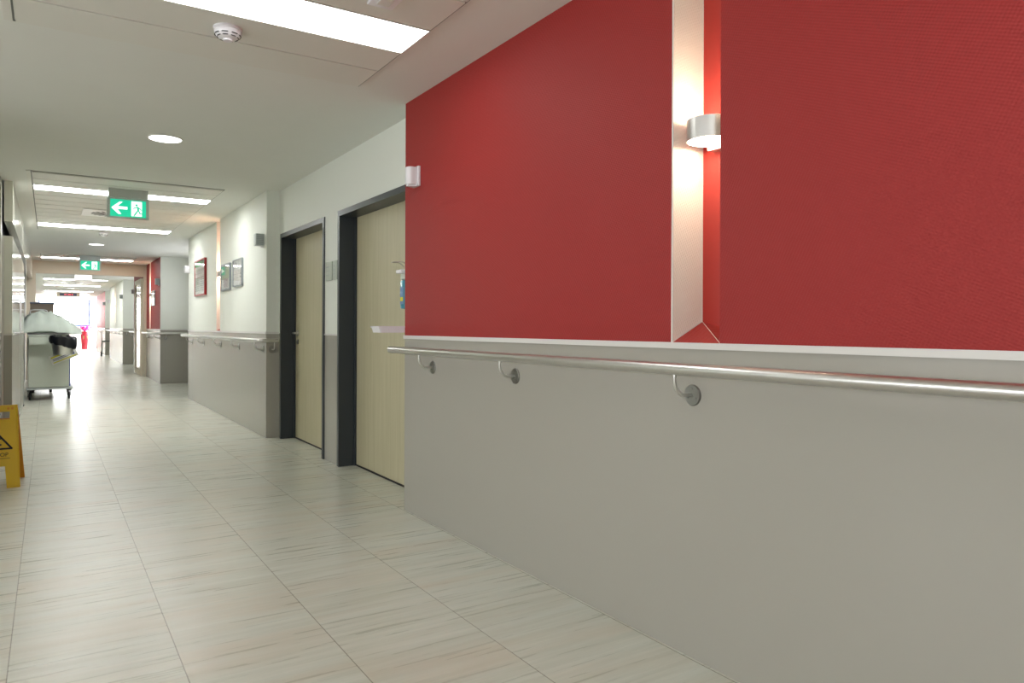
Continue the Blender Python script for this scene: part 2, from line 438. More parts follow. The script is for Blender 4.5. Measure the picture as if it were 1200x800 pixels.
window('window_3', b, p_, 'added row of windows in the unseen bay left of the viewer', DIMGLASS)

# ------------------------------------------------------------------ doors
def door(name, a, b, far_handle, label):
    r = sroot(name, (XD, (a+b)/2, 0)); r['label'] = label; r['category'] = 'door'
    f = BM(); e = .032
    box(f, XD-.012, XD+.001, a-e, a, 0, DT+e); box(f, XD-.012, XD+.001, b, b+e, 0, DT+e); box(f, XD-.012, XD+.001, a, b, DT, DT+e)
    box(f, XD-.012, 2.21, a, a+.012, 0, DT); box(f, XD-.012, 2.21, b-.012, b, 0, DT); box(f, XD-.012, 2.21, a+.012, b-.012, DT-.012, DT)
    box(f, 2.15, 2.165, a+.012, a+.03, 0, DT-.012); box(f, 2.15, 2.165, b-.03, b-.012, 0, DT-.012)
    obj('door_frame', f, ANTH, r)
    obj('door_leaf', box(BM(), 2.167, 2.21, a+.013, b-.013, .012, DT-.013), WOOD, r)
    obj('gap_shade', box(BM(), 2.160, 2.205, a+.013, b-.013, 0, .0115), BLACK, r)  # black strip paints in the shade of the gap under the leaf
    hy = b-.11 if far_handle else a+.11; s = -1 if far_handle else 1
    h = BM()
    lathe(h, [(.0, -.012), (.026, -.012), (.026, 0)], (2.167, hy, 1.09), 'x', 20)
    tube(h, [(2.16, hy, 1.09), (2.115, hy, 1.09)]+[(2.107, hy+s*.008, 1.09)]+[(2.105, hy+s*.12, 1.09)], .010, 10)
    ho = obj('door_handle', h, STEEL, r, True)
    k = BM(); lathe(k, [(0, -.012), (.024, -.012), (.024, 0)], (2.167, hy, 1.0), 'x', 20); lathe(k, [(.0, -.02), (.009, -.02), (.009, -.01)], (2.167, hy, 1.0), 'x', 12)
    obj('lock_cylinder', k, STEELDK, r, True)
    return r
door('door_1', D1[0], D1[1], False, 'nearer maple door with anthracite frame, partly hidden by the red wall')
door('door_2', D2[0], D2[1], True, 'farther maple door with anthracite frame and steel lever handle')
# open glazed fire door
r = sroot('door_3', (1.86, 18.9, 0)); r['label'] = 'glazed fire door leaf standing open against the red wall beyond the beam'; r['category'] = 'door'
f = BM(); X0, X1 = 1.80, 1.85
box(f, X0, X1, 18.87, 18.97, .01, 2.27); box(f, X0, X1, 20.2, 20.3, .01, 2.27); box(f, X0, X1, 18.97, 20.2, .01, .16); box(f, X0, X1, 18.97, 20.2, 2.17, 2.27)
obj('door_frame', f, BEAMM, r); obj('pane', box(BM(), 1.82, 1.83, 18.96, 20.21, .15, 2.18), mat('white painted glass reflection', (226, 230, 230), .05, coat=1), r)  # opaque white pane colour stands in for the reflection on the glass
obj('door_handle', tube(BM(), [(1.80, 20.2, 1.05), (1.74, 20.2, 1.05), (1.74, 20.07, 1.05)], .011, 10), STEEL, r, True)
# sliding door leaves on the left
def slider(y0, y1, label, hy):
    r = sroot('door_4', (-.335, (y0+y1)/2, 0)); r['label'] = label; r['category'] = 'door'
    obj('door_leaf', box(BM(), -.37, -.30, y0, y1, 1.075, 2.03, .003), GLOSSWHITE, r)
    obj('kick_panel', box(BM(), -.37, -.30, y0, y1, .03, 1.06, .003), LAM, r)
    obj('edge_strip', box(BM(), -.371, -.297, y0-.003, y1+.003, 1.061, 1.074), CAPM, r)
    obj('side_profile', box(BM(), -.384, -.371, y0, y0+.03, .03, 2.03), STEEL, r)
    if hy:
        h = BM(); tube(h, [(-.302, hy, 1.42), (-.262, hy, 1.42)]+arc((-.262, hy, 1.408), .012, PI/2, 0, 'xz', 4)+[(-.25, hy, 1.09)]+arc((-.262, hy, 1.09), .012, 0, -PI/2, 'xz', 4)+[(-.302, hy, 1.078)], .010, 10)
        obj('door_handle', h, PLWHITE, r, True)
    obj('foot_stop', box(BM(), -.36, -.295, y1-.05, y1-.005, 0, .03, .004), BLACK, r)
slider(8.62, 10.58, 'nearer sliding door leaf on the left with white grab handle', 9.16)
slider(10.62, 12.58, 'farther sliding door leaf on the left with black foot stop', None)

# ------------------------------------------------------------------ handrails
def handrail(pts, roses, label, extra=()):
    r = thing('handrail', label, 'handrail', (1.81, pts[0][1], 1.012), 'steel handrails along the right wall')
    b = BM(); tube(b, pts, .0205, 20)
    obj('rail', b, STEEL, r, True)
    for y in roses:
        bm = BM()
        path = [(XR-.006, y, .918), (1.865, y, .918)]+arc((1.865, y, .973), .055, -PI/2, -PI, 'xz', 9)+[(1.81, y, .995)]
        tube(bm, path, .0062, 10)
        br = obj('bracket', bm, STEEL, r, True)
        ro = BM(); lathe(ro, [(0, -.007), (.0345, -.007), (.037, -.004), (.037, 0)], (XR, y, .918), 'x', 24)
        for a in (PI/2, PI*7/6, PI*11/6): lathe(ro, [(0, -.0095), (.004, -.009), (.0045, -.006)], (XR, y+.022*math.cos(a), .918+.022*math.sin(a)), 'x', 8)
        obj('wall_plate', ro, STEELDK, br, True)
    for (x, yw) in extra:      # brackets on the end face of a wall block (normal -y)
        bm = BM(); y = yw-.09
        tube(bm, [(x, yw-.006, .918), (x, y+.03, .918)]+[(x, y+.03-.03*math.sin(a), .948-.03*math.cos(a)) for a in (.3, .6, .9, 1.2, PI/2)]+[(x, y, .995)], .0062, 10)
        br = obj('bracket', bm, STEEL, r, True)
        ro = BM(); lathe(ro, [(0, -.007), (.0345, -.007), (.037, -.004), (.037, 0)], (x, yw, .918), 'y', 24)
        obj('wall_plate', ro, STEELDK, br, True)
    return r
zr = 1.012
handrail([(1.81, 4.262, zr), (1.81, -3.5, zr)], (3.84, 2.945, 1.80, .66, -.5, -1.7, -2.9), 'long steel handrail on the nearest red wall section')
def corner(yw, xe): return [(xe, yw-.09, zr)]+arc((1.85, yw-.05, zr), .04, -PI/2, -PI, 'xy', 6)
handrail(corner(7.713, 2.0)+[(1.81, 12.74, zr)], (7.84, 8.99, 10.06, 11.3, 12.3), 'steel handrail below the three framed notices, wrapping the wall corner', ((1.96, 7.713),))
handrail(corner(16.2, 2.5)+[(1.81, 18.6, zr)], (16.4, 17.5, 18.4), 'steel handrail below the small white notice on the far red wall', ((2.0, 16.2), (2.4, 16.2)))
handrail([(1.81, 20.35, zr), (1.81, 21.7, zr)], (20.5, 21.4), 'short steel handrail just past the open glazed door')
handrail(corner(25.0, 2.5)+[(1.81, 30.65, zr)], (25.2, 26.5, 27.8, 29.2, 30.3), 'steel handrail on the distant white wall section', ((2.0, 25.0),))
handrail(corner(33.2, 2.5)+[(1.81, 39.2, zr)], (33.4, 35, 36.6, 38.5), 'farthest steel handrail, on the last red wall section', ((2.0, 33.2),))

# ------------------------------------------------------------------ ceiling panels, lights
PX0, PX1 = -.133, 1.515
def strip(y0, y1, label):
    t = thing('ceiling_light', label, 'ceiling light', ((PX0+PX1)/2, (y0+y1)/2, CEIL), 'recessed fluorescent strips across the ceiling')
    obj('diffuser', box(BM(), PX0+.004, PX1-.004, y0+.004, y1-.004, CEIL-.014, CEIL-.002), LIGHTS[0 if y0 < 6 else 1 if y0 < 16 else 2], t)
    f = BM(); z0, z1 = CEIL-.016, CEIL-.001
    box(f, PX0, PX1, y0, y0+.004, z0, z1); box(f, PX0, PX1, y1-.004, y1, z0, z1); box(f, PX0, PX0+.004, y0+.004, y1-.004, z0, z1); box(f, PX1-.004, PX1, y0+.004, y1-.004, z0, z1)
    obj('trim_frame', f, PANELM, t)
    return t
def panel(ys, strips, ye, label):
    """slatted metal panel from ys to ye, with gaps where the light strips sit"""
    t = thing('ceiling_panel', label, 'ceiling panel', ((PX0+PX1)/2, (ys+ye)/2, CEIL), 'slatted metal ceiling panels')
    b = BM(); e = []
    cur = ys
    for (a, c) in strips+[(ye, ye)]:
        n = max(1, round((a-cur)/.37)); st = (a-cur)/n
        for i in range(n): box(b, PX0, PX1, cur+i*st+.007, cur+(i+1)*st-.007, CEIL-.012, CEIL-.001)
        cur = c
    obj('slat_field', b, PANELM, t)
    f = BM(); g = .035
    box(f, PX0-g-.012, PX0-.012, ys-.012, ye+.012, CEIL-.006, CEIL-.001)
    obj('border_profile', f, PANELM, t)
    f = BM()
    box(f, PX0-.012, PX0-.004, ys-.004, ye+.004, CEIL-.004, CEIL-.001); box(f, PX1+.004, PX1+.012, ys-.004, ye+.004, CEIL-.004, CEIL-.001)
    box(f, PX0-.012, PX1+.012, ys-.012, ys-.004, CEIL-.004, CEIL-.001); box(f, PX0-.012, PX1+.012, ye+.004, ye+.012, CEIL-.004, CEIL-.001)
    obj('shadow_joint', f, GROOVESHADE, t)  # grey strips colour in the shade of the groove round the panel
    return t
def vent(x, y, label):
    t = thing('swirl_vent', label, 'air vent', (x, y, CEIL), 'square swirl air vents in the ceiling')
    obj('plate', box(BM(), x-.30, x+.30, y-.30, y+.30, CEIL-.022, CEIL-.012, .002), VENTW, t)
    b = BM()
    for k in range(18):
        a = 2*PI*k/18
        p = [(x+r_*math.cos(q_), y+r_*math.sin(q_)) for r_, q_ in ((.07, a), (.21, a+.35), (.21, a+.45), (.07, a+.18))]
        prism(b, p, 'z', CEIL-.0235, CEIL-.0225)
    obj('swirl_slots', b, INK, t)
P_ = [(-.60, [(-.03, .30), (3.105, 3.435)], 4.065), (7.92, [(8.60, 8.89), (11.70, 12.05)], 12.55), (16.85, [(17.36, 17.68)], 18.5),
      (24.8, [(25.3, 25.65), (29.0, 29.35)], 29.9), (33.4, [(33.9, 34.25), (37.3, 37.65)], 38.2)]
pl = ['ceiling panel nearest the viewer, with the smoke detector', 'ceiling panel with the swirl vent above the first exit sign', 'ceiling panel just before the cross beam',
      'first ceiling panel beyond the cross beam', 'farthest ceiling panel, near the end window']
sl = [('light strip just above the viewer, out of view', 'widest, nearest light strip beside the smoke detector'), ('light strip behind the nearer exit sign', 'light strip just beyond the swirl vent'),
      ('light strip behind the farther exit sign',), ('nearer light strip just past the cross beam', 'second light strip past the cross beam'), ('light strip just before the hanging red letter display', 'last light strip before the end window')]
for (ys, ss, ye), L1, L2 in zip(P_, pl, sl):
    panel(ys, ss, ye, L1)
    for (a, c), l in zip(ss, L2): strip(a, c, l)
vent(.64, 10.3, 'square swirl air vent partly behind the nearer exit sign')
vent(.64, 27.3, 'square swirl air vent beyond the cross beam')
vent(.64, 1.7, 'square swirl air vent in the panel nearest the viewer')
def downlight(x, y, label, r=.112):
    t = thing('downlight', label, 'ceiling light', (x, y, CEIL), 'round ceiling downlights')
    obj('diffuser', lathe(BM(), [(0, -.006), (r, -.006), (r, -.001)], (x, y, CEIL), 'z', 32), DOWN, t)
    obj('trim_ring', lathe(BM(), [(r+.001, -.001), (r+.001, -.009), (r+.008, -.008), (r+.012, -.001)], (x, y, CEIL), 'z', 32), PANELM, t, True)
downlight(.733, 6.0, 'round downlight nearest the viewer'); downlight(.687, 14.4, 'round downlight between the two exit signs')
downlight(.69, 22.6, 'round downlight just past the cross beam'); downlight(.69, 31.4, 'farthest round downlight, before the letter display')
def detector(x, y, label):
    t = thing('smoke_detector', label, 'smoke detector', (x, y, CEIL), 'white round smoke detectors'); z = CEIL-.012
    obj('base', lathe(BM(), [(0, 0), (.064, 0), (.064, -.010), (.06, -.013)], (x, y, z), 'z', 40), PLWHITE, t, True)
    obj('head', lathe(BM(), [(.058, -.0135), (.060, -.026), (.052, -.040), (.034, -.050), (.022, -.052), (.020, -.060), (.0, -.062)], (x, y, z), 'z', 40), PLWHITE, t, True)
    b = BM()
    for r_, zz in ((.0565, -.0345), (.046, -.0445)):
        for k in range(8):
            a0 = 2*PI*k/8+.12
            pts = [(x+(r_+.001)*math.cos(a0+.5*i/5), y+(r_+.001)*math.sin(a0+.5*i/5), z+zz) for i in range(6)]
            tube(b, pts, .0022, 6)
    obj('vent_slots', b, INK, t)
detector(.705, 3.60, 'white smoke detector on the ceiling beside the widest light strip')
detector(.684, 12.42, 'small white smoke detector beyond the swirl vent')
# small translucent clip by the near light strip
c = thing('ceiling_sensor', 'small flat white sensor on the ceiling at the top edge, beside the widest light strip', 'sensor', (1.21, 2.95, CEIL))
obj('housing', box(BM(), 1.15, 1.265, 2.84, 2.975, CEIL-.026, CEIL-.012, .004), PLWHITE, c, True)
obj('lens', box(BM(), 1.18, 1.235, 2.87, 2.94, CEIL-.031, CEIL-.0265, .002), CAPM, c)

# exit signs
def exit_sign(x, y, label):
    t = thing('exit_sign', label, 'exit sign', (x, y, CEIL), 'lit green exit signs hanging from the ceiling')
    w = .18
    obj('mount_box', box(BM(), x-w, x+w, y-.035, y+.035, CEIL-.092-.009, CEIL-.009, .003), PLGREY, t)
    zt = CEIL-.103; zb = zt-.205
    obj('clear_plate', box(BM(), x-w-.012, x+w+.012, y-.006, y+.006, zb, zt, .001), mat('acrylic plate', (205, 212, 208), .1), t)
    gx0, gx1, gz0, gz1 = x-.163, x+.163, zb+.018, zt-.014
    g = obj('green_panel', box(BM(), gx0, gx1, y-.009, y-.0065, gz0, gz1), GREENLIT, t)
    A = BM(); cx = gx0; cz = (gz0+gz1)/2; H = gz1-gz0
    prism(A, [(cx+.010, cz), (cx+.085, cz+.064), (cx+.112, cz+.064), (cx+.064, cz+.016), (cx+.155, cz+.016), (cx+.155, cz-.012), (cx+.064, cz-.012), (cx+.10, cz-.062), (cx+.072, cz-.062)], 'y', y-.0115, y-.0095)
    obj('arrow', A, WHITELIT, g)
    D = BM(); dx0, dx1 = gx0+.190, gx0+.288
    box(D, dx0, dx1, y-.0115, y-.0095, gz0+.012, gz1-.010)
    obj('doorway', D, WHITELIT, g)
    M = BM(); mx = dx0+.052; mz = gz0+.012; yy = (y-.0135, y-.0117)
    lathe(M, [(0, 0), (.011, 0), (.011, .0018), (0, .0018)], (mx-.004, yy[0], mz+.114), 'y', 14)
    for pl_ in ([(mx-.002, mz+.102), (mx+.014, mz+.098), (mx+.022, mz+.060), (mx+.004, mz+.056)],
               [(mx+.006, mz+.100), (mx-.030, mz+.086), (mx-.036, mz+.070), (mx-.028, mz+.070), (mx-.022, mz+.080), (mx+.004, mz+.088)],
               [(mx+.010, mz+.098), (mx+.036, mz+.080), (mx+.044, mz+.062), (mx+.036, mz+.060), (mx+.028, mz+.074), (mx+.008, mz+.084)],
               [(mx+.004, mz+.062), (mx-.016, mz+.034), (mx-.034, mz+.004), (mx-.020, mz+.002), (mx-.004, mz+.026), (mx+.016, mz+.058)],
               [(mx+.008, mz+.060), (mx+.022, mz+.058), (mx+.034, mz+.032), (mx+.058, mz+.032), (mx+.058, mz+.022), (mx+.026, mz+.022)]):
        prism(M, pl_, 'y', *yy)
    obj('running_figure', M, GREENLIT, g)
exit_sign(.685, 8.42, 'larger lit green exit sign, nearer, hanging below the first slatted panel')
exit_sign(.690, 16.70, 'smaller lit green exit sign in front of the cross beam')
t = thing('lit_sign', 'bright white lit box hanging just behind the cross beam', 'lit sign', (.79, 23, CEIL))
obj('housing', box(BM(), .58, 1.0, 22.97, 23.05, CEIL-.16, CEIL-.001, .003), PLWHITE, t); obj('face', box(BM(), .59, .99, 22.963, 22.9695, CEIL-.15, CEIL-.01), WHITELIT, t)
t = thing('led_display', 'hanging ceiling display with red letters near the end window', 'display', (.68, 35, CEIL))
obj('housing', box(BM(), .27, 1.07, 34.95, 35.1, CEIL-.19, CEIL-.03, .005), BEAMM, t)
for hx in (.33, .97): obj('hanger', box(BM(), hx, hx+.04, 35, 35.04, CEIL-.03, CEIL), BEAMM, t)
s_ = obj('screen', box(BM(), .37, .97, 34.943, 34.9495, CEIL-.165, CEIL-.055), NAVY, t)
b = BM()
for k, w_ in enumerate((.05, .03, .06, .04, .05)): box(b, .53+k*.065, .53+k*.065+w_, 34.938, 34.942, CEIL-.135, CEIL-.085); obj('red_letter', b, LEDRED, s_); b = BM()
b.free()

# ------------------------------------------------------------------ niche lamps
def sconce(y, label, x=XR, glow=None):
    WARM = glow or WARM_NEAR
    cx, z0, z1, r = x+.0715, 1.812, 1.886, .083
    t = thing('wall_lamp', label, 'wall lamp', (cx, y, z0), 'round aluminium wall lamps in the lit niches')
    b = BM(); lathe(b, [(r-.003, z0+.004), (r-.003, z0), (r, z0), (r, z1), (r-.003, z1), (r-.003, z1-.004)], (cx, y, 0), 'z', 48)
    obj('lamp_body', b, ALU, t, True)
    d = BM(); lathe(d, [(0, z0+.003), (r-.0035, z0+.003), (r-.0035, z0+.006), (0, z0+.006)], (cx, y, 0), 'z', 40)
    obj('lower_glass', d, WARM, t)
    d = BM(); lathe(d, [(0, z1-.006), (r-.0035, z1-.006), (r-.0035, z1-.003), (0, z1-.003)], (cx, y, 0), 'z', 40)
    obj('upper_glass', d, WARM, t)
    obj('back_plate', box(box(box(BM(), x+.146, x+.152, y-.04, y+.04, z0-.018, z1+.03), x+.115, x+.146, y-.04, y+.055, z0-.018, z0-.006), x+.135, x+.146, y-.03, y+.03, z1+.006, z1+.022), ALU, t)
sconce(1.790, 'large aluminium wall lamp glowing in the near red niche')
sconce(10.25, 'aluminium wall lamp in the niche between the framed notices', glow=WARM_FAR)
sconce(17.955, 'aluminium wall lamp in the niche just before the cross beam', glow=WARM_FAR)
sconce(28.02, 'farthest wall lamp, on the distant white wall', glow=WARM_FAR)

# ------------------------------------------------------------------ call lamps and loudspeakers at the wall corners
def call_lamp(y, label, z=2.07):
    t = thing('call_lamp', label, 'call lamp', (XR, y, z), 'white call lamps at the wall corners')
    obj('base_plate', box(BM(), XR-.017, XR, y-.045, y+.045, z-.060, z+.062, .003), PLWHITE, t)
    pts = [(XR-.017, y-.034)]+[(XR-.05-.028*math.sin(a), y-.034*math.cos(a)) for a in [PI*i/14 for i in range(15)]]+[(XR-.017, y+.034)]
    b = BM(); prism(b, pts, 'z', z-.052, z+.054); bmesh.ops.bevel(b, geom=[e for e in b.edges if abs(e.verts[0].co.z-e.verts[1].co.z) < 1e-5], offset=.003, segments=2, affect='EDGES')
    obj('lens_cover', b, PLWHITE, t, True)
    b = BM(); prism(b, [(XR-.02, y-.03), (XR-.07, y-.012), (XR-.07, y+.012), (XR-.02, y+.03)], 'z', z-.062, z-.0525)
    obj('lower_cap', b, PLWHITE, t)
    for dz in (-.03, .0, .03): obj('clip', box(BM(), XR-.012, XR-.004, y-.050, y-.0455, z+dz-.006, z+dz+.006), PLWHITE, t)
    return t
for y, l in ((4.06, 'white call lamp on the near red wall, at its far corner'), (12.60, 'white call lamp at the far corner of the wall with three notices'),
             (21.45, 'white call lamp beyond the open glazed door'), (30.45, 'white call lamp at the end of the distant white wall')): call_lamp(y, l)
def speaker(y, label, z=2.065):
    t = thing('wall_speaker', label, 'loudspeaker', (XR, y, z), 'grey loudspeakers at the near wall corners')
    obj('housing', box(BM(), XR-.085, XR, y-.05, y+.05, z-.063, z+.063, .006), PLGREY, t)
    b = BM()
    for k in range(8): box(b, XR-.078, XR-.008, y-.0525, y-.0503, z-.055+k*.0145, z-.048+k*.0145)
    obj('grille', b, GRILLE, t)
    obj('mount', box(BM(), XR-.03, XR-.001, y-.02, y+.02, z-.078, z-.0635), PLWHITE, t)
for y, l in ((7.86, 'grey wall loudspeaker above the rightmost framed notice'), (16.32, 'grey wall loudspeaker on the red wall above the white notice'),
             (25.12, 'grey wall loudspeaker at the near corner of the distant white wall'), (33.32, 'grey wall loudspeaker on the farthest red wall')): speaker(y, l)

# ------------------------------------------------------------------ framed notices
def frame(name, y0, y1, z0, z1, m, label, cat, draw, dep=.028, bw=.022, group=None):
    t = thing(name, label, cat, (XR, (y0+y1)/2, z0), group)
    f = BM(); x0 = XR-dep
    box(f, x0, XR-.001, y0, y0+bw, z0, z1); box(f, x0, XR-.001, y1-bw, y1, z0, z1); box(f, x0, XR-.001, y0+bw, y1-bw, z0, z0+bw); box(f, x0, XR-.001, y0+bw, y1-bw, z1-bw, z1)
    obj('frame', f, m, t)
    s = obj('sheet', box(BM(), x0+.010, XR-.002, y0+bw, y1-bw, z0+bw, z1-bw), PAPER, t)
    for (nm, mm, rects) in draw:
        b = BM()
        for (a, c, d, e) in rects:    # fractions: from the far (left as seen) end; y from y1 down to y0
            box(b, x0+.0085, x0+.0098, y1-bw-(y1-y0-2*bw)*c, y1-bw-(y1-y0-2*bw)*a, z0+bw+(z1-z0-2*bw)*d, z0+bw+(z1-z0-2*bw)*e)
        obj(nm, b, mm, s)
    obj('glazing', box(BM(), x0+.004, x0+.006, y0+bw, y1-bw, z0+bw, z1-bw), GLASS, t)
rows = lambda a, b, n, z0, z1, th: [(a, b, z0+(z1-z0)*i/n, z0+(z1-z0)*i/n+th) for i in range(n)]
frame('notice_board', 11.08, 11.93, 1.61, 2.14, REDBAR, 'tall notice board with red frame and green header, leftmost of the three', 'notice board',
      [('printed_header', PAPERG, [(0, 1, .84, 1)]), ('printed_text', PAPERLN, rows(.08, .45, 7, .1, .55, .03)+rows(.55, .92, 7, .1, .55, .03)+[(.1, .9, .68, .70), (.1, .7, .62, .64)]), ('printed_bar', PAPERLG, [(.1, .95, .72, .75), (.15, .35, .3, .5)])], .035, .022)
frame('framed_picture', 9.42, 9.96, 1.61, 1.945, SILVER, 'grey framed green and pink print, middle of the three frames', 'framed picture',
      [('printed_field', PAPERLG, [(.02, .98, .45, .98)]), ('printed_band', PAPERPK, [(.3, .8, .05, .42)]), ('printed_line', PAPERLN, [(.05, .95, .42, .45), (.5, .53, .5, .9)])])
frame('framed_picture', 8.77, 9.25, 1.63, 1.955, SILVER, 'silver framed white line drawing, nearest of the three frames', 'framed picture',
      [('printed_lines', PAPERLN, [(.05, .95, .30, .31), (.05, .95, .45, .46), (.3, .31, .5, .95), (.6, .61, .5, .95), (.8, .9, .3, .36), (.8, .9, .42, .5), (.1, .4, .88, .9)])], .025, .012)
frame('framed_picture', 17.0, 17.6, 1.60, 1.92, SILVER, 'small white notice on the far red wall below the loudspeaker', 'framed picture', [('printed_lines', PAPERLN, [(.1, .9, .5, .52), (.1, .7, .6, .62)])], .02, .012)
# door signs
for y0, y1, l in ((6.01, 6.17, 'pale door plate nearer the farther maple door, left of the pair'), (5.85+.035, 5.985, 'pale door plate beside the nearer maple door frame, right of the pair')):
    t = thing('door_plate', l, 'door plate', (XD, (y0+y1)/2, 1.55), 'pale door plates between the two doors')
    p = obj('plate', box(BM(), XD-.010, XD-.001, y0, y1, 1.55, 1.71, .001), GREYGREEN, t)
    b = BM()
    for k, (w_, th) in enumerate(((.5, .008), (.7, .004), (.6, .004))): box(b, XD-.0115, XD-.0101, y1-.02-(y1-y0-.04)*w_, y1-.02, 1.67-k*.035-th, 1.67-k*.035)
    obj('print', b, PAPERLN, p)

# ------------------------------------------------------------------ hand disinfectant dispenser and its drip tray
dy = 4.305
t = thing('disinfectant_dispenser', 'wall dispenser with blue disinfectant bottle and steel arm lever, by the near door', 'dispenser', (XD, dy, 1.26))
obj('wall_bracket', box(BM(), XD-.03, XD-.001, dy-.04, dy+.04, 1.27, 1.52, .003), PLWHITE, t)
obj('pump_head', box(BM(), 1.882, 2.0, dy-.042, dy+.042, 1.497, 1.520, .006), PLWHITE, t, True)
obj('collar', box(BM(), 1.912, 1.985, dy-.036, dy+.036, 1.458, 1.496, .006), CLEAR, t)
bt = obj('bottle', box(BM(), 1.908, 1.99, dy-.038, dy+.038, 1.268, 1.457, .014), GEL, t, True)
b = BM(); box(b, 1.9065, 1.9078, dy-.026, dy+.026, 1.30, 1.41); box(b, 1.92, 1.98, dy-.0395, dy-.0383, 1.30, 1.41); obj('bottle_label', b, mat('blue label', (96, 130, 170), .4), bt)
b = BM(); box(b, 1.925, 1.965, dy-.0405, dy-.0397, 1.395, 1.425); box(b, 1.905, 1.9063, dy-.02, dy+.02, 1.32, 1.345); obj('label_print', b, YLAB, bt)
b = BM()
for s in (-1, 1): tube(b, [(1.97, dy+s*.03, 1.50), (1.95, dy+s*.03, 1.53), (1.905, dy+s*.028, 1.566), (1.89, dy+s*.026, 1.570), (1.842, dy+s*.015, 1.566)], .003, 8)
tube(b, [(1.842, dy-.016, 1.566), (1.842, dy+.016, 1.566)], .003, 8)
obj('arm_lever', b, STEEL, t, True)
t = thing('drip_tray', 'white drip tray on the wall under the disinfectant dispenser', 'drip tray', (XD, dy, 1.11))
b = BM(); 
prism(b, [(1.738, 1.118), (1.724, 1.158), (1.730, 1.158), (1.744, 1.123), (1.955, 1.123), (1.960, 1.158), (1.966, 1.158), (1.961, 1.118)], 'y', dy-.062, dy+.062)
for s in (-1, 1): box(b, 1.738, 1.961, dy+s*.064-.002, dy+s*.064+.002, 1.118, 1.152)
obj('tray', b, PLWHITE, t)
obj('tray_mount', box(BM(), 1.9665, XD-.001, dy-.05, dy+.05, 1.115, 1.155, .002), STEEL, t)
obj('tray_rim', box(box(BM(), 1.722, 1.966, dy-.069, dy-.0665, 1.150, 1.159), 1.722, 1.966, dy+.0665, dy+.069, 1.150, 1.159), PLWHITE, t)

# ------------------------------------------------------------------ yellow wet floor sign
t = thing('wet_floor_sign', 'yellow folding wet floor warning sign standing by the left wall', 'warning sign', (-.35, 6.45, 0))
XL, XRr = -.545, -.168
def lean(bm, yb, yt, h=.575):
    for v in bm.verts: v.co.y += yb+(yt-yb)*v.co.z/h
def leaf_bm(w0, w1):
    cx = (XL+XRr)/2; b = BM(); th = .012
    H = .575; hb = (XRr-XL)/2; ht = hb-.022
    hw = lambda z: hb+(ht-hb)*z/H
    zc = .15; leg = .08
    S = lambda sx, xin0, xin1, z0, z1: prism(b, [(cx+sx*xin0, z0), (cx+sx*hw(z0), z0), (cx+sx*hw(z1), z1), (cx+sx*xin1, z1)], 'y', -th/2, th/2)
    S(1, hb-leg, hb-leg-.012, 0, zc); S(-1, hb-leg, hb-leg-.012, 0, zc)
    prism(b, [(cx-hw(zc), zc), (cx+hw(zc), zc), (cx+hw(.475), .475), (cx-hw(.475), .475)], 'y', -th/2, th/2)
    S(1, .12, .12, .475, .53); S(-1, .12, .12, .475, .53)
    prism(b, [(cx-hw(.53), .53), (cx+hw(.53), .53), (cx+ht-.002, H), (cx-ht+.002, H)], 'y', -th/2, th/2)
    return b, cx
b, cx = leaf_bm(0, 0); lean(b, 6.28, 6.42); fl = obj('front_leaf', b, YELLOW, t)
b, cx = leaf_bm(0, 0)
for v in b.verts: v.co.x += .018*(1-v.co.z/.575)
lean(b, 6.66, 6.445); obj('rear_leaf', b, ORANGE, t)
b = BM()   # raised edge ribs on the front
for s in (-1, 1):
    tube(b, [(cx+s*.182, -.007, .01), (cx+s*.160, -.007, .57)], .0035, 6); tube(b, [(cx+s*.12, -.007, .01), (cx+s*.12, -.007, .12)], .002, 6)
tube(b, [(cx-.17, -.007, .466), (cx+.17, -.007, .466)], .0025, 6); tube(b, [(cx-.12, -.007, .012), (cx-.178, -.007, .012)], .002, 6); tube(b, [(cx+.12, -.007, .012), (cx+.178, -.007, .012)], .002, 6)
lean(b, 6.28, 6.42); obj('raised_rib', b, YELLOW, fl)
for k in (0, 1):
    b = box(BM(), cx+.105+k*.024, cx+.118+k*.024, -.009, -.0065, .545, .562); lean(b, 6.28, 6.42); obj('hinge_slot', b, ORANGE, fl)
b = BM(); T = [(cx-.135, .272), (cx+.135, .272), (cx, .440)]
for i in range(3):
    p, q = Vector(T[i]), Vector(T[(i+1) % 3]); d = (q-p).normalized(); n = Vector((-d.y, d.x))
    p2, q2 = p-d*.004, q+d*.004
    prism(b, [tuple(p2-n*.006), tuple(q2-n*.006), tuple(q2+n*.006), tuple(p2+n*.006)], 'y', -.0085, -.0062)
# slipping figure
lathe(b, [(0, 0), (.011, 0), (.011, .002), (0, .002)], (cx-.01, -.0085, .378), 'y', 12)
for a_, c_, w_ in (((cx-.012, .368), (cx+.016, .325), .008), ((cx+.016, .325), (cx+.075, .345), .006), ((cx+.016, .325), (cx+.074, .298), .0065), ((cx-.006, .358), (cx+.034, .362), .004), ((cx-.010, .360), (cx-.045, .335), .004), ((cx-.05, .29), (cx+.02, .29), .003)):
    p, q = Vector(a_), Vector(c_); d = (q-p).normalized(); n = Vector((-d.y, d.x))*w_
    prism(b, [tuple(p-n), tuple(q-n*.8), tuple(q+n*.8), tuple(p+n)], 'y', -.0085, -.0062)
lean(b, 6.28, 6.42); obj('warning_triangle', b, INK, fl)
b = text_bm('MOP', .038, (cx+.035, -.0068, .218)); lean(b, 6.28, 6.42); obj('lettering', b, INK, fl)
b = BM(); box(b, cx-.02, cx+.125, -.0075, -.0062, .203, .206); lean(b, 6.28, 6.42); obj('printed_line', b, INK, fl)

